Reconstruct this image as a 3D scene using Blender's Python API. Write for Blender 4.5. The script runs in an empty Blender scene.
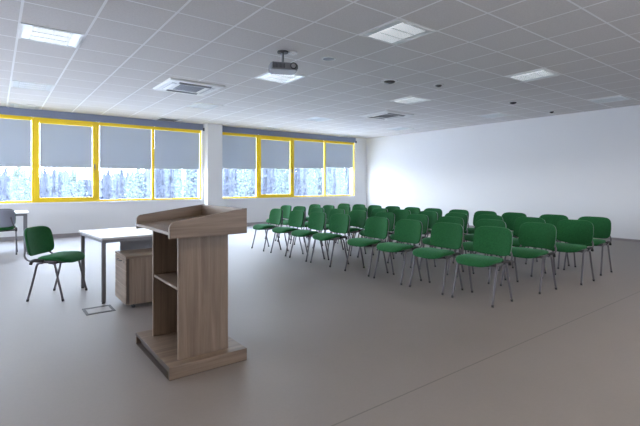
import bpy, bmesh, math, random
from mathutils import Vector, Matrix
random.seed(7)
PI = math.pi
sc = bpy.context.scene
COL = sc.collection
R = math.radians

# ---------------------------------------------------------------- camera
F_PX, HORIZON, EYE = 428.0, 185.0, 1.30
yaw = math.atan2(325, 428)
cam_d = bpy.data.cameras.new('camera'); cam = bpy.data.objects.new('camera', cam_d)
COL.objects.link(cam); sc.camera = cam
cam_d.sensor_width = 36.0; cam_d.lens = 36.0 * F_PX / 640.0
cam_d.shift_y = -(213.0 - HORIZON) / 640.0
cam.location = (0, 0, EYE); cam.rotation_euler = (PI/2, 0, -yaw)
cam_d.clip_end = 400

# ---------------------------------------------------------------- sky and exposure
sc.view_settings.view_transform = 'Standard'; sc.view_settings.look = 'None'
sc.view_settings.gamma = 1.0; sc.view_settings.use_curve_mapping = False
sc.view_settings.exposure = 0.0
w = bpy.data.worlds.new('sky'); sc.world = w; w.use_nodes = True
wn = w.node_tree; wn.nodes.clear()
wo = wn.nodes.new('ShaderNodeOutputWorld'); wb = wn.nodes.new('ShaderNodeBackground')
wt = wn.nodes.new('ShaderNodeTexCoord'); wsx = wn.nodes.new('ShaderNodeSeparateXYZ'); wr = wn.nodes.new('ShaderNodeValToRGB')
wn.links.new(wt.outputs['Generated'], wsx.inputs[0]); wn.links.new(wsx.outputs['Z'], wr.inputs[0])
wr.color_ramp.elements[0].position = 0.0; wr.color_ramp.elements[0].color = (0.80, 0.87, 1.0, 1)
wr.color_ramp.elements[1].position = 0.6; wr.color_ramp.elements[1].color = (0.62, 0.74, 1.0, 1)
wn.links.new(wr.outputs[0], wb.inputs[0]); wb.inputs[1].default_value = 27.5
wn.links.new(wb.outputs[0], wo.inputs[0])
try:
    w.cycles.sampling_method = 'AUTOMATIC'
except Exception: pass

CEIL = 3.13
def portal(name, loc, rot, sx_, sy_):
    # guides daylight sampling through a window opening, gives no light of its own
    d = bpy.data.lights.new(name, 'AREA'); d.shape = 'RECTANGLE'; d.size = sx_; d.size_y = sy_; d.cycles.is_portal = True
    o = bpy.data.objects.new(name, d); COL.objects.link(o); o.location = loc; o.rotation_euler = rot
portal('daylight_front_left', (.06, 12.66, 1.9), (-PI/2, 0, 0), 9.8, 2.1)
portal('daylight_front_right', (8.28, 12.66, 1.9), (-PI/2, 0, 0), 5.6, 2.1)
portal('daylight_side', (-5.15, 7.2, 1.9), (0, -PI/2, 0), 2.0, 2.4)  # portal of the added opening in the left wall
portal('daylight_behind', (4.4, -3.35, 2.2), (PI/2, 0, 0), 1.3, 1.2)  # portal of the added opening in the back wall
REAR_FILL = 35.0      # warm fill lamps added out of frame over the viewer's half
LAMP_STRENGTH = 1.25
WALL_R, WIN_Y, WALL_L, WALL_B = 11.72, 12.40, -5.0, -3.2

# ---------------------------------------------------------------- materials
def lin(c):
    return tuple(((v/255)/12.92 if v/255 <= 0.04045 else (((v/255)+0.055)/1.055)**2.4) for v in c) + (1,)
def mat(name, col, rough=0.6, metal=0.0, noise=0.0, nscale=20, bump=0.0, bscale=200, spec=0.5, emit=None, estr=0):
    m = bpy.data.materials.new(name); m.use_nodes = True
    nt = m.node_tree; p = nt.nodes['Principled BSDF']
    p.inputs['Base Color'].default_value = col; p.inputs['Roughness'].default_value = rough
    p.inputs['Metallic'].default_value = metal; p.inputs['Specular IOR Level'].default_value = spec
    tc = nt.nodes.new('ShaderNodeTexCoord')
    if noise:
        n = nt.nodes.new('ShaderNodeTexNoise'); n.inputs['Scale'].default_value = nscale; n.inputs['Detail'].default_value = 4
        nt.links.new(tc.outputs['Object'], n.inputs['Vector'])
        r = nt.nodes.new('ShaderNodeMapRange'); r.inputs[1].default_value = .3; r.inputs[2].default_value = .7
        r.inputs[3].default_value = 1-noise; r.inputs[4].default_value = 1+noise
        nt.links.new(n.outputs['Fac'], r.inputs[0])
        mx = nt.nodes.new('ShaderNodeVectorMath'); mx.operation = 'SCALE'; mx.inputs[0].default_value = col[:3]
        nt.links.new(r.outputs[0], mx.inputs['Scale']); nt.links.new(mx.outputs[0], p.inputs['Base Color'])
    if bump:
        n = nt.nodes.new('ShaderNodeTexNoise'); n.inputs['Scale'].default_value = bscale
        nt.links.new(tc.outputs['Object'], n.inputs['Vector'])
        b = nt.nodes.new('ShaderNodeBump'); b.inputs['Strength'].default_value = bump; b.inputs['Distance'].default_value = .003
        nt.links.new(n.outputs['Fac'], b.inputs['Height']); nt.links.new(b.outputs[0], p.inputs['Normal'])
    if emit:
        p.inputs['Emission Color'].default_value = emit; p.inputs['Emission Strength'].default_value = estr
    return m
def wood(name, c1, c2, axis='Z', rough=0.45):
    m = bpy.data.materials.new(name); m.use_nodes = True
    nt = m.node_tree; p = nt.nodes['Principled BSDF']; L = nt.links
    tc = nt.nodes.new('ShaderNodeTexCoord'); mp = nt.nodes.new('ShaderNodeMapping')
    s = {'X': (1.2, 26, 26), 'Y': (26, 1.2, 26), 'Z': (26, 26, 1.2)}[axis]
    mp.inputs['Scale'].default_value = s
    L.new(tc.outputs['Object'], mp.inputs[0])
    n = nt.nodes.new('ShaderNodeTexNoise'); n.inputs['Scale'].default_value = 1.0; n.inputs['Detail'].default_value = 6; n.inputs['Distortion'].default_value = .6
    L.new(mp.outputs[0], n.inputs['Vector'])
    n2 = nt.nodes.new('ShaderNodeTexNoise'); n2.inputs['Scale'].default_value = 7.0; n2.inputs['Detail'].default_value = 3
    L.new(mp.outputs[0], n2.inputs['Vector'])
    a = nt.nodes.new('ShaderNodeMath'); a.operation = 'MULTIPLY_ADD'; a.inputs[1].default_value = .25
    L.new(n2.outputs['Fac'], a.inputs[0]); L.new(n.outputs['Fac'], a.inputs[2])
    r = nt.nodes.new('ShaderNodeValToRGB'); r.color_ramp.elements[0].position = .42; r.color_ramp.elements[0].color = c1
    r.color_ramp.elements[1].position = .82; r.color_ramp.elements[1].color = c2
    L.new(a.outputs[0], r.inputs[0]); L.new(r.outputs[0], p.inputs['Base Color'])
    p.inputs['Roughness'].default_value = rough
    return m

M = {}
M['wall'] = mat('white_paint', (.80, .80, .80, 1), .85, bump=.05, bscale=120)
M['sill'] = mat('white_sill', (.82, .82, .82, 1), .35)
M['base'] = mat('grey_plinth', lin((150, 144, 145)), .6)
M['yellow'] = mat('yellow_frame', (.90, .62, .008, 1), .4)
M['lintel'] = mat('grey_blind_box', lin((128, 136, 160)), .6)
M['white_plastic'] = mat('white_plastic', (.78, .78, .76, 1), .4)
M['vent_dark'] = mat('dark_vent', (.05, .05, .05, 1), .6)
M['grille'] = mat('grey_grille', lin((120, 120, 122)), .5)
M['outlet_pale'] = mat('pale_outlet', lin((188, 188, 190)), .5)
M['proj'] = mat('projector_casing', lin((112, 112, 116)), .4)
M['black'] = mat('black_plastic', (.015, .015, .016, 1), .4)
M['shell'] = mat('grey_plastic_shell', lin((136, 139, 152)), .35)
M['green'] = mat('green_fabric', (.014, .098, .028, 1), .8, noise=.18, nscale=60, bump=.25, bscale=500, spec=.15)
M['green'].node_tree.nodes['Principled BSDF'].inputs['Sheen Weight'].default_value = .22
M['green'].node_tree.nodes['Principled BSDF'].inputs['Sheen Tint'].default_value = (.35, .8, .5, 1)
M['tube'] = mat('grey_painted_steel', lin((100, 96, 100)), .4, metal=.3)
M['table_steel'] = mat('table_steel', lin((118, 118, 122)), .4, metal=.3)
M['table_top'] = mat('pale_laminate', lin((178, 178, 180)), .35)
M['handle'] = mat('chrome', (.5, .5, .5, 1), .25, metal=1)
M['oakz'] = wood('oak_upright', lin((106, 89, 75)), lin((136, 119, 103)), 'Z')
M['oakx'] = wood('oak_lengthwise', lin((106, 89, 75)), lin((136, 119, 103)), 'X')
M['oaky'] = wood('oak_crosswise', lin((106, 89, 75)), lin((136, 119, 103)), 'Y')
M['edge'] = mat('dark_edge_and_recess', lin((70, 58, 50)), .5)  # edge banding, also the shade in the lectern's base recess
M['socket_rim'] = mat('dark_rim', (.035, .028, .025, 1), .6)
M['reflector'] = mat('lamp_reflector', (.66, .69, .68, 1), .3, metal=.3)
M['lamp'] = mat('lamp_diffuser', (.8, .8, .8, 1), .5, emit=(.93, .97, 1, 1), estr=LAMP_STRENGTH)
nt = M['lamp'].node_tree; L = nt.links; p = nt.nodes['Principled BSDF']; tc = nt.nodes['Texture Coordinate']
vo = nt.nodes.new('ShaderNodeTexVoronoi'); vo.inputs['Scale'].default_value = 34; vo.inputs['Randomness'].default_value = 0.1
L.new(tc.outputs['Object'], vo.inputs['Vector'])
mr_ = nt.nodes.new('ShaderNodeMapRange'); mr_.inputs[1].default_value = .25; mr_.inputs[2].default_value = .55; mr_.inputs[3].default_value = LAMP_STRENGTH; mr_.inputs[4].default_value = LAMP_STRENGTH*.35
L.new(vo.outputs['Distance'], mr_.inputs[0]); L.new(mr_.outputs[0], p.inputs['Emission Strength'])
M['lamp_fill'] = mat('warm_fill_diffuser', (.8, .8, .8, 1), .5, emit=(1, .86, .72, 1), estr=REAR_FILL)
M['lamp_off'] = mat('unlit_diffuser', (.86, .88, .9, 1), .4)
M['bark'] = mat('bark', (.06, .062, .085, 1), .9, noise=.3, nscale=6)  # bluish haze is put into the bark and needle colours
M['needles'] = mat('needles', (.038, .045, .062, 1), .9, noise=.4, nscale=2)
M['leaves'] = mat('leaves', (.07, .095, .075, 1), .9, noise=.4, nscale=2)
M['field'] = mat('bounce_field', (.80, .81, .83, 1), .95, noise=.25, nscale=.3)  # ground kept this bright to bounce daylight up to the ceiling

# floor: grey linoleum with a long welded seam
m = mat('linoleum', (.2, .18, .165, 1), .34); M['floor'] = m
nt = m.node_tree; L = nt.links; p = nt.nodes['Principled BSDF']; tc = nt.nodes['Texture Coordinate']
n1 = nt.nodes.new('ShaderNodeTexNoise'); n1.inputs['Scale'].default_value = 1.6; n1.inputs['Detail'].default_value = 7; n1.inputs['Roughness'].default_value = .62
n2 = nt.nodes.new('ShaderNodeTexNoise'); n2.inputs['Scale'].default_value = 45; n2.inputs['Detail'].default_value = 3
L.new(tc.outputs['Object'], n1.inputs['Vector']); L.new(tc.outputs['Object'], n2.inputs['Vector'])
ad = nt.nodes.new('ShaderNodeMath'); ad.operation = 'MULTIPLY_ADD'; ad.inputs[1].default_value = .35
L.new(n2.outputs['Fac'], ad.inputs[0]); L.new(n1.outputs['Fac'], ad.inputs[2])
cr = nt.nodes.new('ShaderNodeValToRGB')
cr.color_ramp.elements[0].position = .40; cr.color_ramp.elements[0].color = (.172, .146, .129, 1)
cr.color_ramp.elements[1].position = .95; cr.color_ramp.elements[1].color = (.212, .182, .162, 1)
L.new(ad.outputs[0], cr.inputs[0])
sx = nt.nodes.new('ShaderNodeSeparateXYZ'); L.new(tc.outputs['Object'], sx.inputs[0])
s1 = nt.nodes.new('ShaderNodeMath'); s1.operation = 'PINGPONG'; s1.inputs[1].default_value = 6.0    # welded seam
o1 = nt.nodes.new('ShaderNodeMath'); o1.operation = 'SUBTRACT'; o1.inputs[1].default_value = 1.80
L.new(sx.outputs['Y'], o1.inputs[0]); L.new(o1.outputs[0], s1.inputs[0])
lt = nt.nodes.new('ShaderNodeMath'); lt.operation = 'LESS_THAN'; lt.inputs[1].default_value = .005
L.new(s1.outputs[0], lt.inputs[0])
mix = nt.nodes.new('ShaderNodeMix'); mix.data_type = 'RGBA'
L.new(lt.outputs[0], mix.inputs[0]); L.new(cr.outputs[0], mix.inputs[6]); mix.inputs[7].default_value = (.095, .08, .07, 1)
L.new(mix.outputs[2], p.inputs['Base Color'])
rr = nt.nodes.new('ShaderNodeMapRange'); rr.inputs[3].default_value = .46; rr.inputs[4].default_value = .62
L.new(n1.outputs['Fac'], rr.inputs[0]); L.new(rr.outputs[0], p.inputs['Roughness']); p.inputs['IOR'].default_value = 2.1

# ceiling: mineral tiles in a white T-bar grid
TILE, GX, GY = .66, .22, 5.85
m = mat('ceiling_tiles', (.6, .6, .6, 1), .9); M['ceil'] = m
nt = m.node_tree; L = nt.links; p = nt.nodes['Principled BSDF']; tc = nt.nodes['Texture Coordinate']
sx = nt.nodes.new('ShaderNodeSeparateXYZ'); L.new(tc.outputs['Object'], sx.inputs[0])
def bar(axis, off, width):
    a = nt.nodes.new('ShaderNodeMath'); a.operation = 'SUBTRACT'; a.inputs[1].default_value = off
    L.new(sx.outputs[axis], a.inputs[0])
    b = nt.nodes.new('ShaderNodeMath'); b.operation = 'PINGPONG'; b.inputs[1].default_value = TILE/2
    L.new(a.outputs[0], b.inputs[0])
    c = nt.nodes.new('ShaderNodeMath'); c.operation = 'LESS_THAN'; c.inputs[1].default_value = width/2
    L.new(b.outputs[0], c.inputs[0]); return c
b1 = bar('X', GX, .026); b2 = bar('Y', GY, .022)
mx = nt.nodes.new('ShaderNodeMath'); mx.operation = 'MAXIMUM'; L.new(b1.outputs[0], mx.inputs[0]); L.new(b2.outputs[0], mx.inputs[1])
nn = nt.nodes.new('ShaderNodeTexNoise'); nn.inputs['Scale'].default_value = 60; nn.inputs['Detail'].default_value = 5
L.new(tc.outputs['Object'], nn.inputs['Vector'])
cr = nt.nodes.new('ShaderNodeValToRGB')
cr.color_ramp.elements[0].position = .3; cr.color_ramp.elements[0].color = (.63, .605, .585, 1)
cr.color_ramp.elements[1].position = .6; cr.color_ramp.elements[1].color = (.70, .675, .655, 1)
L.new(nn.outputs['Fac'], cr.inputs[0])
mix = nt.nodes.new('ShaderNodeMix'); mix.data_type = 'RGBA'
L.new(mx.outputs[0], mix.inputs[0]); L.new(cr.outputs[0], mix.inputs[6]); mix.inputs[7].default_value = (.93, .93, .93, 1)
L.new(mix.outputs[2], p.inputs['Base Color'])

# blind fabric: lets some daylight through
m = bpy.data.materials.new('blind_fabric'); m.use_nodes = True; M['blind'] = m
nt = m.node_tree; L = nt.links; nt.nodes.remove(nt.nodes['Principled BSDF']); out = nt.nodes['Material Output']
df = nt.nodes.new('ShaderNodeBsdfDiffuse'); df.inputs[0].default_value = (.54, .575, .61, 1)
tr = nt.nodes.new('ShaderNodeBsdfTranslucent'); tr.inputs[0].default_value = (.36, .40, .45, 1)
ms = nt.nodes.new('ShaderNodeMixShader'); ms.inputs[0].default_value = .17
L.new(df.outputs[0], ms.inputs[1]); L.new(tr.outputs[0], ms.inputs[2]); L.new(ms.outputs[0], out.inputs[0])
# window glass
m = bpy.data.materials.new('window_glass'); m.use_nodes = True; M['glass'] = m
nt = m.node_tree; L = nt.links; nt.nodes.remove(nt.nodes['Principled BSDF']); out = nt.nodes['Material Output']
tp = nt.nodes.new('ShaderNodeBsdfTransparent'); tp.inputs[0].default_value = (.95, .97, .97, 1)
gl = nt.nodes.new('ShaderNodeBsdfGlossy'); gl.inputs['Roughness'].default_value = .02
ms = nt.nodes.new('ShaderNodeMixShader'); ms.inputs[0].default_value = .05
L.new(tp.outputs[0], ms.inputs[1]); L.new(gl.outputs[0], ms.inputs[2]); L.new(ms.outputs[0], out.inputs[0])

# ---------------------------------------------------------------- mesh helpers
def box(bm, x0, x1, y0, y1, z0, z1):
    vs = [bm.verts.new(v) for v in [(x0,y0,z0),(x1,y0,z0),(x1,y1,z0),(x0,y1,z0),(x0,y0,z1),(x1,y0,z1),(x1,y1,z1),(x0,y1,z1)]]
    for f in [(0,3,2,1),(4,5,6,7),(0,1,5,4),(1,2,6,5),(2,3,7,6),(3,0,4,7)]: bm.faces.new([vs[i] for i in f])
def tube(bm, pts, r, n=10, rz=None):
    """round tube along a polyline, capped"""
    pts = [Vector(p) for p in pts]; rings = []
    up = Vector((0, 0, 1))
    for i, p in enumerate(pts):
        if i == 0: t = pts[1]-p
        elif i == len(pts)-1: t = p-pts[i-1]
        else: t = (pts[i+1]-p).normalized()+(p-pts[i-1]).normalized()
        t.normalize()
        a = t.cross(Vector((0, 1, 0)))
        if a.length < .1: a = t.cross(Vector((1, 0, 0)))
        a.normalize(); b = t.cross(a).normalized()
        rad = r[i] if isinstance(r, (list, tuple)) else r
        rings.append([bm.verts.new(p + a*rad*math.cos(2*PI*k/n) + b*rad*math.sin(2*PI*k/n)) for k in range(n)])
    for i in range(len(rings)-1):
        for k in range(n): bm.faces.new([rings[i][k], rings[i][(k+1) % n], rings[i+1][(k+1) % n], rings[i+1][k]])
    bm.faces.new(rings[0][::-1]); bm.faces.new(rings[-1])
def smooth_path(pts, n=6):
    """Catmull-Rom through control points"""
    P = [Vector(p) for p in pts]; P = [P[0]*2-P[1]] + P + [P[-1]*2-P[-2]]; out = []
    for i in range(1, len(P)-2):
        for k in range(n):
            t = k/n
            out.append(.5*((2*P[i]) + (P[i+1]-P[i-1])*t + (2*P[i-1]-5*P[i]+4*P[i+1]-P[i+2])*t*t + (3*P[i]-P[i-1]-3*P[i+1]+P[i+2])*t**3))
    out.append(P[-2]); return out
def disc(bm, c, r, z0, z1, n=24, axis='Z', r2=None):
    r2 = r if r2 is None else r2
    def pt(rad, k, h):
        a, b = rad*math.cos(2*PI*k/n), rad*math.sin(2*PI*k/n)
        if axis == 'Z': return (c[0]+a, c[1]+b, h)
        if axis == 'X': return (h, c[0]+a, c[1]+b)
        return (c[0]+a, h, c[1]+b)
    A = [bm.verts.new(pt(r, k, z0)) for k in range(n)]; B = [bm.verts.new(pt(r2, k, z1)) for k in range(n)]
    for k in range(n): bm.faces.new([A[k], A[(k+1) % n], B[(k+1) % n], B[k]])
    bm.faces.new(A[::-1]); bm.faces.new(B)
def ring(bm, c, r0, r1, z0, z1, n=28):
    V = [[bm.verts.new((c[0]+r*math.cos(2*PI*k/n), c[1]+r*math.sin(2*PI*k/n), z)) for k in range(n)] for r, z in ((r0,z0),(r1,z0),(r1,z1),(r0,z1))]
    for j in range(4):
        A, B = V[j], V[(j+1) % 4]
        for k in range(n): bm.faces.new([A[k], A[(k+1) % n], B[(k+1) % n], B[k]])
def prism(bm, poly, a, b, axis='Y'):
    """extrude a 2D polygon; axis Y: poly is (x, z)"""
    f = (lambda p, h: (p[0], h, p[1])) if axis == 'Y' else ((lambda p, h: (h, p[0], p[1])) if axis == 'X' else (lambda p, h: (p[0], p[1], h)))
    A = [bm.verts.new(f(p, a)) for p in poly]; B = [bm.verts.new(f(p, b)) for p in poly]; n = len(poly)
    for k in range(n): bm.faces.new([A[k], A[(k+1) % n], B[(k+1) % n], B[k]])
    bm.faces.new(A[::-1]); bm.faces.new(B)
def pad(bm, hx, hy, hz, e_plan, e_vert, fn, nu=40, nv=14):
    """rounded cushion (superellipsoid) passed through fn(x,y,z)"""
    def sp(v, e): return math.copysign(abs(v)**e, v)
    rows = []
    for j in range(nv+1):
        ph = -PI/2 + PI*j/nv
        if j in (0, nv): rows.append([bm.verts.new(fn(0, 0, hz*(1 if j else -1)))]); continue
        rows.append([bm.verts.new(fn(hx*sp(math.cos(ph), e_vert)*sp(math.cos(2*PI*i/nu), e_plan),
                                     hy*sp(math.cos(ph), e_vert)*sp(math.sin(2*PI*i/nu), e_plan),
                                     hz*sp(math.sin(ph), e_vert))) for i in range(nu)])
    for j in range(nv):
        A, B = rows[j], rows[j+1]
        for i in range(nu):
            k = (i+1) % nu
            if len(A) == 1: bm.faces.new([A[0], B[k], B[i]])
            elif len(B) == 1: bm.faces.new([A[i], A[k], B[0]])
            else: bm.faces.new([A[i], A[k], B[k], B[i]])
def obj(name, bm, m, parent=None, smooth=False, bevel=0):
    bmesh.ops.recalc_face_normals(bm, faces=bm.faces)
    me = bpy.data.meshes.new(name); bm.to_mesh(me); bm.free()
    if smooth: me.polygons.foreach_set('use_smooth', [True]*len(me.polygons))
    me.materials.append(m if not isinstance(m, str) else M[m])
    o = bpy.data.objects.new(name, me); COL.objects.link(o)
    if parent: o.parent = parent
    if bevel:
        md = o.modifiers.new('bevel', 'BEVEL'); md.width = bevel; md.segments = 2; md.limit_method = 'ANGLE'
    return o
def boxes(name, bl, m, parent=None, bevel=0):
    bm = bmesh.new()
    for b in bl: box(bm, *b)
    return obj(name, bm, m, parent, bevel=bevel)
def struct(o): o['kind'] = 'structure'; return o
def tag(o, label, cat, group=None):
    o['label'] = label; o['category'] = cat
    if group: o['group'] = group
    return o
def thing(name, label, cat, loc=(0,0,0), rz=0, group=None):
    o = bpy.data.objects.new(name, None); COL.objects.link(o); o.empty_display_size = .2
    o.location = loc; o.rotation_euler = (0, 0, rz); return tag(o, label, cat, group)
def dup(root, loc, rz, label, group=None, scale=None):
    r = root.copy(); COL.objects.link(r); r.location = loc; r.rotation_euler = (0, 0, rz); r['label'] = label
    if scale: r.scale = scale
    if group: r['group'] = group
    elif 'group' in r: del r['group']
    for ch in list(root.children):
        c = ch.copy(); COL.objects.link(c); c.parent = r
        for g in ch.children:
            d = g.copy(); COL.objects.link(d); d.parent = c
    return r

# ---------------------------------------------------------------- room shell
SILL, HEAD, FTOP = .875, 2.80, 2.945
OUT = WIN_Y + .32
struct(boxes('floor', [(WALL_L, WALL_R, WALL_B, WIN_Y, -.15, 0)], 'floor'))
struct(boxes('ceiling', [(WALL_L, WALL_R, WALL_B, WIN_Y, CEIL, CEIL+.15)], 'ceil'))
struct(boxes('wall_right', [(WALL_R, WALL_R+.2, WALL_B-.2, OUT, -.15, CEIL+.15)], 'wall'))
# fill-light openings added left of and behind the viewer (out of frame)
struct(boxes('wall_left', [(WALL_L-.2, WALL_L, WALL_B-.2, OUT, -.15, .9), (WALL_L-.2, WALL_L, WALL_B-.2, OUT, 2.9, CEIL+.15),
                           (WALL_L-.2, WALL_L, WALL_B-.2, 6.0, .9, 2.9), (WALL_L-.2, WALL_L, 8.4, OUT, .9, 2.9)], 'wall'))
struct(boxes('wall_back', [(WALL_L, WALL_R, WALL_B-.2, WALL_B, -.15, 1.6), (WALL_L, WALL_R, WALL_B-.2, WALL_B, 2.8, CEIL+.15),
                           (WALL_L, 3.75, WALL_B-.2, WALL_B, 1.6, 2.8), (5.05, WALL_R, WALL_B-.2, WALL_B, 1.6, 2.8)], 'wall'))
BAY1 = (-4.84, 4.96); BAY2 = (5.50, 11.12)
struct(boxes('wall_front', [
    (WALL_L, WALL_R, WIN_Y, OUT, -.15, SILL-.03),
    (WALL_L, WALL_R, WIN_Y, OUT, FTOP+.15, CEIL+.15),
    (WALL_L, BAY1[0], WIN_Y, OUT, SILL-.03, FTOP+.15),
    (BAY1[1], BAY2[0], WIN_Y, OUT, SILL-.03, FTOP+.15),
    (BAY2[1], WALL_R, WIN_Y, OUT, SILL-.03, FTOP+.15)], 'wall'))
struct(boxes('column', [(5.03, 5.50, WIN_Y-.26, WIN_Y, 0, CEIL)], 'wall', bevel=.005))
struct(boxes('baseboard_front', [(WALL_L, 5.03, WIN_Y-.015, WIN_Y, 0, .085), (5.50, WALL_R, WIN_Y-.015, WIN_Y, 0, .085), (5.02, 5.51, WIN_Y-.275, WIN_Y-.26, 0, .085)], 'base'))
struct(boxes('baseboard_right', [(WALL_R-.012, WALL_R, WALL_B, WIN_Y-.02, 0, .05)], 'base'))
struct(boxes('trim_1', [(BAY1[0], BAY1[1], WIN_Y-.03, WIN_Y+.05, SILL-.045, SILL-.003)], 'sill', bevel=.004))
struct(boxes('trim_2', [(BAY2[0], BAY2[1], WIN_Y-.03, WIN_Y+.05, SILL-.045, SILL-.003)], 'sill', bevel=.004))
# dark housing of the roller blinds above each window band
struct(boxes('trim_3', [(BAY1[0], BAY1[1]+.03, WIN_Y-.02, WIN_Y+.02, FTOP, CEIL-.003)], 'lintel'))
struct(boxes('trim_4', [(BAY2[0], BAY2[1]+.02, WIN_Y-.02, WIN_Y+.02, FTOP, CEIL-.003)], 'lintel'))
struct(boxes('trim_5', [(BAY1[1]+.03, BAY1[1]+.065, WIN_Y-.035, WIN_Y-.0, FTOP-.02, FTOP+.07)], 'black'))
struct(boxes('trim_6', [(BAY2[1]+.02, BAY2[1]+.06, WIN_Y-.035, WIN_Y-.0, FTOP-.02, FTOP+.07)], 'black'))

# ---------------------------------------------------------------- windows
wi = 0; FY0, FY1 = WIN_Y+.015, WIN_Y+.095
def window(x0, x1, blind_z, sash):
    global wi
    wi += 1
    root = bpy.data.objects.new('window_%d' % wi, None); COL.objects.link(root); root['kind'] = 'structure'
    root.location = ((x0+x1)/2, FY0, SILL)
    t = .035; X0, X1 = x0-root.location.x, x1-root.location.x; H = FTOP-SILL; th = .085
    boxes('window_frame', [(X0, X0+t, 0, .08, 0, H), (X1-t, X1, 0, .08, 0, H), (X0+t, X1-t, 0, .08, 0, .045), (X0+t, X1-t, 0, .08, H-th, H)], 'yellow', root, bevel=.004)
    gx0, gx1, gz0, gz1 = X0+t, X1-t, .045, H-th
    if sash:
        s = .085
        sa = boxes('sash', [(gx0-.012, gx0+s, -.014, .055, gz0-.012, gz1+.03), (gx1-s, gx1+.012, -.014, .055, gz0-.012, gz1+.03),
                            (gx0+s, gx1-s, -.014, .055, gz0-.012, gz0+s*.8), (gx0+s, gx1-s, -.014, .055, gz1-s*.6, gz1+.03)], 'yellow', root, bevel=.005)
        bm = bmesh.new(); box(bm, gx1-.055, gx1-.025, -.022, -.013, .86, .97); box(bm, gx1-.048, gx1-.032, -.05, -.022, .93, .955); box(bm, gx1-.05, gx1-.03, -.055, -.042, .82, .95)
        obj('handle', bm, 'grille', sa)
        gx0 += s; gx1 -= s; gz0 += s*.8; gz1 -= s*.6
    boxes('pane', [(gx0, gx1, .045, .051, gz0, gz1)], 'glass', root)
    bz = blind_z-SILL
    bm = bmesh.new(); box(bm, gx0+.007, gx1-.007, .022, .0235, bz, gz1-.002)
    bl = obj('roller_blind', bm, 'blind', root)
    boxes('hem_bar', [(gx0+.012, gx1-.012, .017, .029, bz-.018, bz)], 'white_plastic', bl)
    return root
edges1 = [4.94-1.4*k for k in range(8)]
for k in range(7):
    bz = {0: 1.78, 1: 1.755, 2: 1.75, 3: 1.745}.get(k, 1.74)
    window(edges1[k+1], edges1[k], bz, k == 2 or k == 5)
e2 = [5.52, 6.86, 8.26, 9.66, 11.10]; bz2 = [1.83, 1.87, 1.915, 1.97]
for k in range(4): window(e2[k], e2[k+1], bz2[k], k == 1)

# ---------------------------------------------------------------- outside
GZ = -4.0
struct(boxes('ground', [(-120, 220, WIN_Y+.5, 190, GZ-.3, GZ)], 'field'))
def tree(kind):
    rnd = random.Random(kind*11+3)
    name = ('spruce_tree', 'birch_tree')[kind]
    t = thing(name, 'pale hazy tree outside', 'tree')
    bm = bmesh.new(); tube(bm, [(0,0,0), (.05,0,2.5), (-.04,.05,5), (.0,0,8.2)], [.16, .12, .08, .02], 8); obj('trunk', bm, 'bark', t, True)
    bm = bmesh.new()
    if kind == 0:
        for L_ in range(15):
            z = 1.0+L_*.49; rad = 1.05*(1-L_/15.5)+.08; n = 15
            off = rnd.random()
            top = bm.verts.new((0, 0, z+.62)); rim = []
            for k in range(n*2):
                a = 2*PI*(k+off)/(n*2); rr_ = rad*(1.0 if k % 2 else .52)*rnd.uniform(.82, 1.12)
                rim.append(bm.verts.new((rr_*math.cos(a), rr_*math.sin(a), z-(.22 if k % 2 else -.02)*rnd.uniform(.7, 1.3))))
            low = bm.verts.new((0, 0, z+.15))
            for k in range(n*2):
                bm.faces.new([top, rim[k], rim[(k+1) % (n*2)]]); bm.faces.new([low, rim[(k+1) % (n*2)], rim[k]])
        obj('foliage', bm, 'needles', t)
    else:
        for b in range(420):
            z = rnd.uniform(2.2, 8.6); u = (z-2.2)/6.4; mr = 1.3*math.sin(PI*min(1, u*.9+.12))+.15
            a = rnd.uniform(0, 2*PI); d = mr*math.sqrt(rnd.random())
            c = Vector((d*math.cos(a), d*math.sin(a), z)); s = rnd.uniform(.09, .2)
            q = Matrix.Rotation(rnd.uniform(0, PI), 3, Vector((rnd.random(), rnd.random(), rnd.random()+.01)).normalized())
            vs = [bm.verts.new(c + q @ Vector(v)*s) for v in ((1,0,0), (-.5,.8,0), (-.5,-.8,0), (0,0,.9))]
            for f in ((0,1,2), (0,1,3), (1,2,3), (0,2,3)): bm.faces.new([vs[i] for i in f])
        obj('foliage', bm, 'leaves', t)
        bm = bmesh.new()
        for b in range(16):
            z = rnd.uniform(2.3, 7.4); a = rnd.uniform(0, 2*PI); ln = rnd.uniform(.7, 1.5)
            tube(bm, [(0,0,z), (ln*.5*math.cos(a), ln*.5*math.sin(a), z+.4), (ln*math.cos(a), ln*math.sin(a), z+.95)], [.035, .02, .008], 5)
        obj('branches', bm, 'bark', t, True)
    return t
protos = [tree(0), tree(1)]; used = [False, False]
def put_tree(kind, x, y, s, label, group):
    if not used[kind]:
        o = protos[kind]; used[kind] = True; o.location = (x, y, GZ); o['label'] = label; o['group'] = group; o.scale = (s, s, s)
        o.rotation_euler = (0, 0, random.uniform(0, 6))
    else: dup(protos[kind], (x, y, GZ), random.uniform(0, 6), label, group, (s, s, s))
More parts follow.
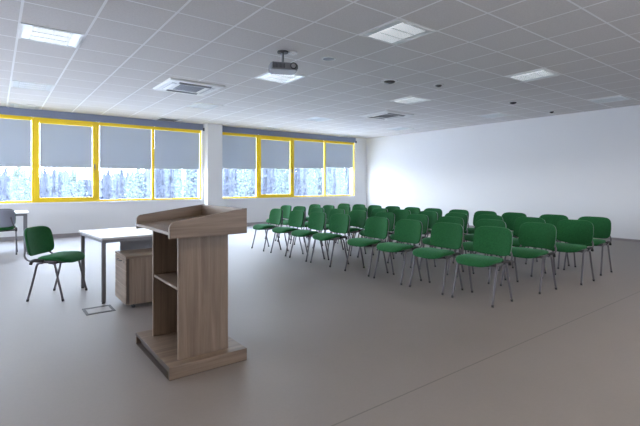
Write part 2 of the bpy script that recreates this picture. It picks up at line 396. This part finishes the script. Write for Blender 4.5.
# seen through each pane: direction spread by the pane's edges seen from the room
panes = [(0, .66, 'at the left edge of the picture'), (.82, 1.98, 'second from the left edge, the opening sash'), (2.22, 3.45, 'third from the left edge'),
         (3.6, 4.85, 'just left of the white column'), (5.6, 6.8, 'just right of the white column'), (6.98, 8.15, 'with the yellow opening sash right of the column'),
         (8.3, 9.6, 'last but one before the right wall'), (9.7, 10.98, 'nearest the right wall')]
placed = []
for i, (a, b, where) in enumerate(panes):
    for r_ in range(7):
        Y = 36 + 5.4*r_ + (i % 2)*2.7
        wdt = (b-a)/WIN_Y*Y; n = max(1, int(wdt/2.25))
        for k in range(n):
            X = a/WIN_Y*Y + wdt*(k+.5+(.28 if r_ % 2 else -.22)*(1 if n > 1 else .8))/n + random.uniform(-.12, .12)
            top = EYE + Y*(random.uniform(.020, .042) if i < 3 else random.uniform(.045, .078))
            s_ = (top-GZ)/8.4
            if any((X-a_)**2+(Y-b_)**2 < 2.5**2 for a_, b_ in placed): continue
            placed.append((X, Y))
            kd = 1 if (i in (0, 3, 6, 7) and (k+r_) % 2) or (k+r_) % 4 == 1 else 0
            put_tree(kd, X, Y, s_, ('hazy blue conifer' if kd == 0 else 'hazy pale birch') + ' outside, behind the pane ' + where,
                     ('conifers' if kd == 0 else 'birches') + ' behind the pane ' + where)

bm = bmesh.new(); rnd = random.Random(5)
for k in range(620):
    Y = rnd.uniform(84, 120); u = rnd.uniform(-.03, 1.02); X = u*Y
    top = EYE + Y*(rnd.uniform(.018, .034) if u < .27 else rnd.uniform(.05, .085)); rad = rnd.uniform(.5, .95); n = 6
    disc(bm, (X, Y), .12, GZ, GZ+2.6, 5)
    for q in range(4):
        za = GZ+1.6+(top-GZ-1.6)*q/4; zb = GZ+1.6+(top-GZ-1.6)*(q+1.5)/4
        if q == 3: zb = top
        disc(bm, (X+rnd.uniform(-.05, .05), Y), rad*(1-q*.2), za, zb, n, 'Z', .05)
o = obj('distant_forest', bm, mat('hazed_needles', (.060, .068, .088, 1), .95)); o['kind'] = 'stuff'  # distance haze put into the needle colour
tag(o, 'pale blue forest in the distance behind the nearer trees outside the windows', 'forest')

# ---------------------------------------------------------------- ceiling fittings
def cell(i, j): return (GX+TILE*(i+.5), GY+TILE*(j+.5))
def ceiling_lamp(loc, lit):
    t = thing('ceiling_light', '', 'ceiling light', loc, 0)
    h = TILE/2-.012; z0, z1 = -.012, -.001
    boxes('frame', [(-h, h, -h, -h+.03, z0, z1), (-h, h, h-.03, h, z0, z1), (-h, -h+.03, -h+.03, h-.03, z0, z1), (h-.03, h, -h+.03, h-.03, z0, z1)], 'white_plastic', t)
    bm = bmesh.new(); box(bm, -.20, .20, -h+.035, h-.035, -.009, -.004)
    d = obj('diffuser', bm, ('lamp_off', 'lamp', 'lamp_fill')[int(lit)], t)
    boxes('reflector', [(-h+.03, -.205, -h+.03, h-.03, -.006, -.001)], 'reflector', t)
    boxes('reflector', [(.205, h-.03, -h+.03, h-.03, -.006, -.001)], 'reflector', t)
    bl = []
    for k in range(1, 14): x = -.2+.4*k/14; bl.append((x-.002, x+.002, -h+.035, h-.035, -.014, -.009))
    for k in range(0, 4): y = -h+.035+(2*h-.07)*k/3; bl.append((-.20, .20, y-.004, y+.004, -.015, -.009))
    boxes('louvre', bl, 'reflector', t)
    return t
RJ = [(-5, -4, 'added fill light on the ceiling over the left side of the room, level with the lectern'), (-5, -8, 'added fill light on the ceiling beside the viewer, near the left wall'),  # unseen lamps added to brighten the near half
      (0, -8, 'added fill light on the ceiling straight above the viewer'), (5, -8, 'added fill light on the ceiling to the right of the viewer'), (10, -8, 'added fill light on the ceiling far to the right of the viewer'),
      (0, -12, 'added fill light on the ceiling behind the viewer'), (5, -12, 'added fill light on the ceiling behind and to the right of the viewer'), (10, -12, 'added fill light on the ceiling by the back wall, right part')]
LJ = [(0, 0, 'large bright louvred ceiling light in the top left corner of the picture'),
      (5, -4, 'brightest square ceiling light, right of centre near the top, in front of the projector'),
      (5, 0, 'square ceiling light directly beneath and behind the hanging projector'),
      (10, 0, 'ceiling light between the black dome sensors and the far air conditioner'),
      (10, -4, 'narrow-looking ceiling light on the upper right, over the right rows of chairs'),
      (15, -4, 'faint ceiling light close to the right wall, at the right edge of the picture'),
      (0, 5, 'small ceiling light on the far left, middle of the left column of three'),
      (0, 9, 'ceiling light on the far left, right above the window band'),
      (5, 5, 'ceiling light just beyond the left air conditioner'),
      (10, 5, 'faint ceiling light left of the far air conditioner, before the right window band'),
      (15, 0, 'ceiling light over the far right rows of chairs, near the right wall'),
      (10, 9, 'ceiling light right above the left half of the right window band'),
      (15, 9, 'ceiling light right above the right end of the right window band'),
      (15, 5, 'ceiling light between the far air conditioner and the far corner of the room')]
lps = {}
for i, j, lab in LJ + RJ:
    x, y = cell(i, j); lit = 2 if (i, j, lab) in RJ else (i, j) in ((0, 0), (5, -4), (5, 0), (10, 0), (10, -4))
    if lit not in lps: lps[lit] = ceiling_lamp((x, y, CEIL), lit); lps[lit]['label'] = lab
    else: dup(lps[lit], (x, y, CEIL), 0, lab)

def aircon(loc, lab):
    t = thing('air_conditioner', lab, 'air conditioner', loc)
    bm = bmesh.new(); a, b = .505, .485
    V = [[bm.verts.new((sx_*r, sy_*r, z)) for sx_, sy_ in ((-1,-1),(1,-1),(1,1),(-1,1))] for r, z in ((a, -.001), (a, -.012), (b-.01, -.03), (.23, -.03), (.23, -.02))]
    for j in range(4):
        for k in range(4): bm.faces.new([V[j][k], V[j][(k+1) % 4], V[j+1][(k+1) % 4], V[j+1][k]])
    bm.faces.new(V[4]); bm.faces.new(V[0][::-1]); obj('panel', bm, 'white_plastic', t)
    bl = [(-.22, .22, -.22+k*.03, -.22+k*.03+.014, -.034, -.022) for k in range(15)]
    bl += [(-.22, -.2, -.22, .22, -.035, -.022), (.2, .22, -.22, .22, -.035, -.022)]
    boxes('intake_grille', bl, 'grille', t)
    for r_ in range(4):
        o = boxes('air_outlet', [(-.30, .30, -.40, -.31, -.0325, -.029)], ('vent_dark', 'outlet_pale', 'grille', 'outlet_pale')[r_], t); o.rotation_euler = (0, 0, r_*PI/2)  # outlet tone set per side: dark near, grey far, pale left and right
        bm = bmesh.new(); prism(bm, [(-.385, -.034), (-.335, -.05), (-.332, -.047), (-.38, -.0325)], -.29, .29, 'X')
        obj('flap', bm, 'white_plastic' if r_ % 2 else 'grille', o)
    return t
ac = aircon((2.88, 7.85, CEIL), 'square ceiling air conditioner left of the projector, its dark slot facing the viewer')
dup(ac, (8.15, 7.87, CEIL), 0, 'smaller-looking ceiling air conditioner over the rows of chairs, near the far corner')

# projector
px, py = 3.14, 4.98
t = thing('projector', 'grey projector hanging from the ceiling on a short pole', 'projector', (px, py, CEIL), -yaw+R(14))
bm = bmesh.new()
prof = [(-.185, -.10), (-.165, -.15), (.165, -.15), (.185, -.10), (.185, .09), (.15, .14), (-.15, .14), (-.185, .09)]
prism(bm, prof, -.285, -.185, 'Z'); body = obj('body', bm, 'proj', t, bevel=.014)
bm = bmesh.new(); disc(bm, (.118, -.235), .045, -.175, -.15, 24, 'Y'); ln = obj('lens', bm, 'black', t, True, 0)
bm = bmesh.new(); disc(bm, (.118, -.235), .03, -.182, -.176, 24, 'Y'); obj('lens_glass', bm, 'handle', ln)
boxes('air_vent', [(-.15+k*.018, -.14+k*.018, -.153, -.149, -.265, -.205) for k in range(9)], 'black', t)
bm = bmesh.new(); box(bm, .150, .190, -.12, .08, -.262, -.2); obj('side_grille', bm, 'black', t, bevel=.01)
bm = bmesh.new(); tube(bm, [(0,0,-.165), (0,0,-.02)], .018, 12); obj('pole', bm, 'grille', t, True)
bm = bmesh.new(); box(bm, -.09, .09, -.07, .07, -.187, -.178); [tube(bm, [(sx_*.08, sy_*.06, -.182), (0, 0, -.155)], .006, 6) for sx_ in (-1, 1) for sy_ in (-1, 1)]
obj('mount_bracket', bm, 'grille', t)
bm = bmesh.new(); disc(bm, (0, 0), .075, -.022, -.001); obj('ceiling_plate', bm, 'vent_dark', t)
bm = bmesh.new(); disc(bm, (0, 0), .062, -.02, -.001); box(bm, -.03, .03, -.03, .03, -.034, -.02)
o = obj('ceiling_socket', bm, 'white_plastic'); o.location = (3.27, 4.93, CEIL); tag(o, 'small white round socket beside the projector mount', 'socket')

def round_thing(name, loc, lab, cat, dome):
    t = thing(name, lab, cat, (loc[0], loc[1], CEIL))
    bm = bmesh.new()
    if dome:
        disc(bm, (0, 0), dome*1.5, -.012, -.001); obj('base', bm, 'white_plastic', t)
        bm = bmesh.new()
        for k in range(5):
            a0, a1 = k*PI/10, (k+1)*PI/10
            disc(bm, (0, 0), dome*math.cos(a0), -.012-.035*math.sin(a0), -.012-.035*math.sin(a1), 20, 'Z', dome*math.cos(a1)+.001)
        obj('dome', bm, 'black', t, True)
    else:
        ring(bm, (0, 0), .085, .105, -.008, -.001); obj('rim', bm, 'white_plastic', t)
        bm = bmesh.new(); disc(bm, (0, 0), .085, -.005, -.001); obj('mesh_cover', bm, 'grille', t)
    return t
round_thing('ceiling_speaker', (3.85, 4.86), 'flat round grey ceiling speaker right of the projector', 'speaker', 0)
round_thing('dome_camera', (5.53, 5.26), 'black ceiling dome left of the other one, in front of the far air conditioner', 'camera', .10)
round_thing('smoke_detector', (6.44, 4.91), 'smaller black ceiling dome, the one further right', 'detector', .06)
round_thing('smoke_detector', (9.1, 4.94), 'tiny dark ceiling fitting above the far chairs, left of the other tiny one', 'detector', .07)
round_thing('smoke_detector', (11.0, 4.98), 'tiny dark ceiling fitting close to the right wall', 'detector', .05)
def vent(x, y, lab, sx_=.28, dark=True):
    t = thing('ceiling_vent', lab, 'vent', (x, y, CEIL))
    boxes('frame', [(-sx_, sx_, -sx_, -sx_+.03, -.01, -.001), (-sx_, sx_, sx_-.03, sx_, -.01, -.001), (-sx_, -sx_+.03, -sx_+.03, sx_-.03, -.01, -.001), (sx_-.03, sx_, -sx_+.03, sx_-.03, -.01, -.001)], 'white_plastic', t)
    n = 9; wdt = 2*sx_-.06
    boxes('slats', [(-sx_+.03, sx_-.03, -sx_+.03+k*wdt/n, -sx_+.03+(k+.6)*wdt/n, -.012, -.001) for k in range(n)], 'grille', t)
    return t
x, y = cell(5, 9); vent(x, y, 'dark slatted ceiling vent right above the left window band, near the column')

# ---------------------------------------------------------------- lectern
t = thing('lectern', 'tall light oak lectern with an open shelved side, standing in the foreground', 'lectern', (1.205, 3.285, 0))
X0, X1, Y0, Y1 = -.285, .285, -.425, .425
boxes('base_top', [(X0, X1, Y0, Y1, .068, .089)], 'oakx', t, bevel=.0015)
boxes('base_skirt', [(X0, X1, Y0, Y0+.02, .004, .068)], 'oakx', t, bevel=.001)
boxes('base_skirt', [(X0, X1, Y1-.02, Y1, .004, .068)], 'oakx', t, bevel=.001)
boxes('base_skirt', [(X1-.02, X1, Y0+.02, Y1-.02, .004, .068)], 'oaky', t)
boxes('base_skirt', [(X0+.035, X0+.055, Y0+.02, Y1-.02, .004, .068)], 'edge', t)  # inset skirt coloured dark to stand for shade in the recess
boxes('base_edge', [(X0-.001, X0, Y0+.001, Y1-.001, .069, .088), (X0-.001, X0, Y0+.001, Y0+.019, .005, .068), (X0, X1, Y0+.002, Y1-.002, 0, .004)], 'edge', t)  # edge banding, plus a dark sheet for the shaded underside
px0, px1, py0, py1 = -.197, .175, -.338, .27
pn = boxes('side_panel', [(px0, px1, py0, py0+.02, .089, .955)], 'oakz', t, bevel=.001)
boxes('side_panel', [(px0, px1, py1-.02, py1, .089, .955)], 'oakz', t, bevel=.001)
boxes('front_panel', [(px1-.02, px1, py0+.02, py1-.02, .089, .955)], 'oakz', t)
boxes('shelf', [(px0+.006, px1-.02, py0+.02, py1-.02, .565, .583)], 'oaky', t)
def desk_side(y0, y1):
    bm = bmesh.new(); r_ = .045; zl, zr = 1.052, 1.128
    poly = [(X0, .942), (X1, .942), (X1, zr)]
    for k in range(7):
        a = PI/2 + (PI/2)*k/6
        poly.append((X0+r_+r_*math.cos(a), zl-r_+.004+r_*math.sin(a)))
    prism(bm, poly, y0, y1); return obj('desk_side', bm, 'oakx', t, bevel=.001)
desk_side(Y0, Y0+.02); desk_side(Y1-.02, Y1)
boxes('desk_back', [(X1-.02, X1, Y0+.02, Y1-.02, .942, 1.126)], 'oaky', t)
bm = bmesh.new(); prism(bm, [(X0, .965), (X0, .985), (X1-.02, 1.03), (X1-.02, 1.01)], Y0+.02, Y1-.02); obj('desk_top', bm, 'oaky', t)

# ---------------------------------------------------------------- table, pedestal and floor box
t = thing('desk_table', 'pale-topped grey steel table behind the lectern', 'table', (1.62, 5.70, 0), R(4))
a, b = .74, .53
boxes('tabletop', [(-a, a, -b, b, .70, .722)], 'table_top', t, bevel=.002)
boxes('frame_rail', [(-a+.03, a-.03, -b+.02, -b+.045, .665, .70), (-a+.03, a-.03, b-.045, b-.02, .665, .70), (-a+.02, -a+.045, -b+.03, b-.03, .665, .70), (a-.045, a-.02, -b+.03, b-.03, .665, .70)], 'table_steel', t)
for sx_ in (-1, 1):
    for sy_ in (-1, 1):
        cx, cy = sx_*(a-.035), sy_*(b-.06)
        l = boxes('leg', [(cx-.02, cx+.02, cy-.02, cy+.02, .012, .70)], 'table_steel', t, bevel=.003)
        bm = bmesh.new(); disc(bm, (cx, cy), .018, 0, .012, 12); obj('foot_cap', bm, 'black', l)
boxes('modesty_panel', [(-.27, a-.06, b-.10, b-.085, .36, .665)], 'table_steel', t)

t = thing('drawer_pedestal', 'low oak drawer cabinet on castors under the pale table', 'cabinet', (1.385, 5.02, 0))
x0, x1, y0, y1 = -.30, .30, -.25, .25
boxes('body', [(x0+.02, x1, y0, y1, .045, .527)], 'oakz', t, bevel=.0015)
boxes('top', [(x0, x1, y0-.004, y1+.004, .527, .55)], 'oakx', t, bevel=.002)
boxes('corner_band', [(x0+.008, x0+.034, y0-.002, y0+.004, .045, .527)], 'edge', t)
for k, (za, zb) in enumerate([(.40, .524), (.235, .397), (.048, .232)]):
    d = boxes('drawer', [(x0, x0+.018, y0+.003, y1-.003, za, zb)], 'oaky', t, bevel=.001)
    if k: continue
    bm = bmesh.new(); zc = zb-.035
    tube(bm, smooth_path([(x0, -.075, zc), (x0-.022, -.06, zc), (x0-.026, 0, zc), (x0-.022, .06, zc), (x0, .075, zc)], 4), .005, 8)
    obj('handle', bm, 'black', d, True)
    if k == 0:
        bm = bmesh.new(); disc(bm, (-.17, zb-.035), .011, x0-.006, x0, 12, 'X'); obj('lock', bm, 'handle', d)
for sx_ in (-1, 1):
    for sy_ in (-1, 1):
        cx, cy = sx_*.235+.01, sy_*.19
        bm = bmesh.new(); disc(bm, (cx+.01, .018), .018, cy-.02, cy-.006, 16, 'Y'); disc(bm, (cx+.01, .018), .018, cy+.006, cy+.02, 16, 'Y')
        box(bm, cx-.012, cx+.012, cy-.005, cy+.005, .018, .040); box(bm, cx-.02, cx+.02, cy-.02, cy+.02, .040, .045)
        obj('castor', bm, 'black', t)
t = thing('floor_socket_box', 'flat floor socket hatch with a dark rim beside the table leg', 'floor socket', (.86, 4.94, 0))
a, b = .135, .135
boxes('rim', [(-a, a, -b, -b+.04, 0, .004), (-a, a, b-.04, b, 0, .004), (-a, -a+.026, -b+.04, b-.04, 0, .004), (a-.026, a, -b+.04, b-.04, 0, .004)], 'socket_rim', t)
boxes('lid', [(-a+.026, a-.026, -b+.04, b-.04, 0, .002)], mat('lid_grey', lin((128, 120, 116)), .5), t)

# ---------------------------------------------------------------- chairs
def make_chair():
    t = thing('conference_chair', '', 'chair')
    def seatf(x, y, z):
        u = x/.195
        zz = z + .450 + .010*(1-u*u) - (.034*(u-.35)**2/.42 if u > .35 else 0) + .010*(y/.235)**2
        return (x+.038, y*(1-.07*max(0, -u)), zz)
    bm = bmesh.new(); pad(bm, .195, .235, .038, .48, .72, seatf); obj('seat', bm, 'green', t, True)
    bm = bmesh.new(); pad(bm, .175, .210, .016, .48, .6, lambda x, y, z: (x+.030, y, z+.418+.010*(y/.235)**2)); obj('seat_shell', bm, 'black', t, True)
    tilt = R(11)
    def backf(dx):
        def f(x, y, z):   # x: thickness, y: width, z: height
            w_ = 1 - (.075 if z > 0 else .03)*(z/.16)**2
            cx = .055*(y/.235)**2 + x
            zz = z
            X = -.232 + dx + cx*math.cos(tilt) - (zz+.16)*math.sin(tilt)
            return (X, y*w_*1.04, .648 + zz*math.cos(tilt) + .10*cx*math.sin(tilt))
        return f
    def backpad(hy, hz, hx, f):
        bm = bmesh.new()
        pad(bm, hz, hy, hx, .40, .45, lambda x, y, z: f(z, y, x)); return bm
    obj('backrest', backpad(.232, .165, .020, backf(0)), 'green', t, True)
    obj('back_shell', backpad(.226, .160, .010, backf(-.022)), 'shell', t, True)
    for s in (-1, 1):
        # legs splay to front and back, joined by a rail below the seat
        for fr in (1, -1):
            bm = bmesh.new()
            tube(bm, smooth_path([(fr*.195, s*.25, .012), (fr*.13, s*.243, .27), (fr*.105, s*.24, .385), (fr*.085, s*.238, .418), (fr*.03, s*.238, .426)], 5), .0115, 10)
            l = obj('leg', bm, 'tube', t, True)
            bm = bmesh.new(); tube(bm, [(fr*.198, s*.2505, 0), (fr*.192, s*.249, .025)], .0135, 10); obj('foot_cap', bm, 'black', l, True)
        bm = bmesh.new(); tube(bm, smooth_path([(.11, s*.236, .437), (0, s*.238, .44), (-.14, s*.238, .445), (-.205, s*.236, .458), (-.248, s*.222, .50), (-.262, s*.195, .56), (-.282, s*.17, .66)], 5), .0105, 10)
        obj('back_support', bm, 'tube', t, True)
        bm = bmesh.new(); tube(bm, smooth_path([(-.02, s*.243, .447), (-.10, s*.245, .458), (-.15, s*.245, .445), (-.165, s*.245, .41)], 4), .018, 8); obj('bracket', bm, 'black', t, True)
    bm = bmesh.new(); tube(bm, [(.09, -.24, .418), (.09, .24, .418)], .009, 8); tube(bm, [(-.09, -.24, .418), (-.09, .24, .418)], .009, 8); obj('cross_bar', bm, 'tube', t, True)
    return t
chair = make_chair()
rz = math.atan2(-.24, .33)
chair.location = (.595, 5.87, 0); chair.rotation_euler = (0, 0, rz)
chair['label'] = 'green conference chair standing alone left of the pale table'
dup(chair, (.07, 10.0, 0), R(87), 'green conference chair at the left edge, grey back shell turned to the viewer', scale=(1.04, 1.04, 1.07))

CY = [2.76, 3.40, 4.04, 4.67, 5.55, 6.17, 6.85, 7.59]
rows = [(4.40, CY), (5.37, [2.72, 3.38, 4.05, 4.72, 5.45, 6.15, 6.82, 7.50, 8.16, 8.76]),
        (6.25, [2.62, 3.26, 3.92, 4.56, 5.20, 5.84, 6.46, 7.08, 7.64, 8.20, 8.77]),
        (7.12, [2.70, 3.30, 3.98, 4.54, 5.13, 5.74, 6.32, 6.91, 7.50, 8.07, 8.65])]
rown = ['front row', 'second row', 'third row', 'last row']
ords = ['nearest', 'second', 'third', 'fourth', 'fifth', 'sixth', 'seventh', 'eighth', 'ninth', 'tenth', 'eleventh']
for i, (X, ys) in enumerate(rows):
    for j, y in enumerate(ys):
        if j == 0: lab = 'green conference chair at the near right end of the ' + rown[i]
        elif j == len(ys)-1: lab = 'green conference chair at the window end of the ' + rown[i]
        else: lab = 'green chair, %s from the near right end in the %s of chairs' % (ords[j], rown[i])
        dup(chair, (X+random.uniform(-.012, .012), y, 0), PI+random.uniform(-.035, .035), lab, 'green chairs set out in rows')

# ---------------------------------------------------------------- side table at the far left
t = thing('side_table', 'small white table on grey legs by the window wall, far left', 'table', (.02, 11.2, 0))
boxes('tabletop', [(-.55, .55, -.36, .36, .70, .73)], 'white_plastic', t, bevel=.002)
boxes('frame_rail', [(-.5, .5, -.32, -.29, .655, .70), (-.5, .5, .29, .32, .655, .70), (.48, .51, -.29, .29, .655, .70), (-.51, -.48, -.29, .29, .655, .70)], 'table_steel', t)
for sx_ in (-1, 1):
    for sy_ in (-1, 1): boxes('leg', [(sx_*.5-.02, sx_*.5+.02, sy_*.31-.02, sy_*.31+.02, 0, .70)], 'table_steel', t)
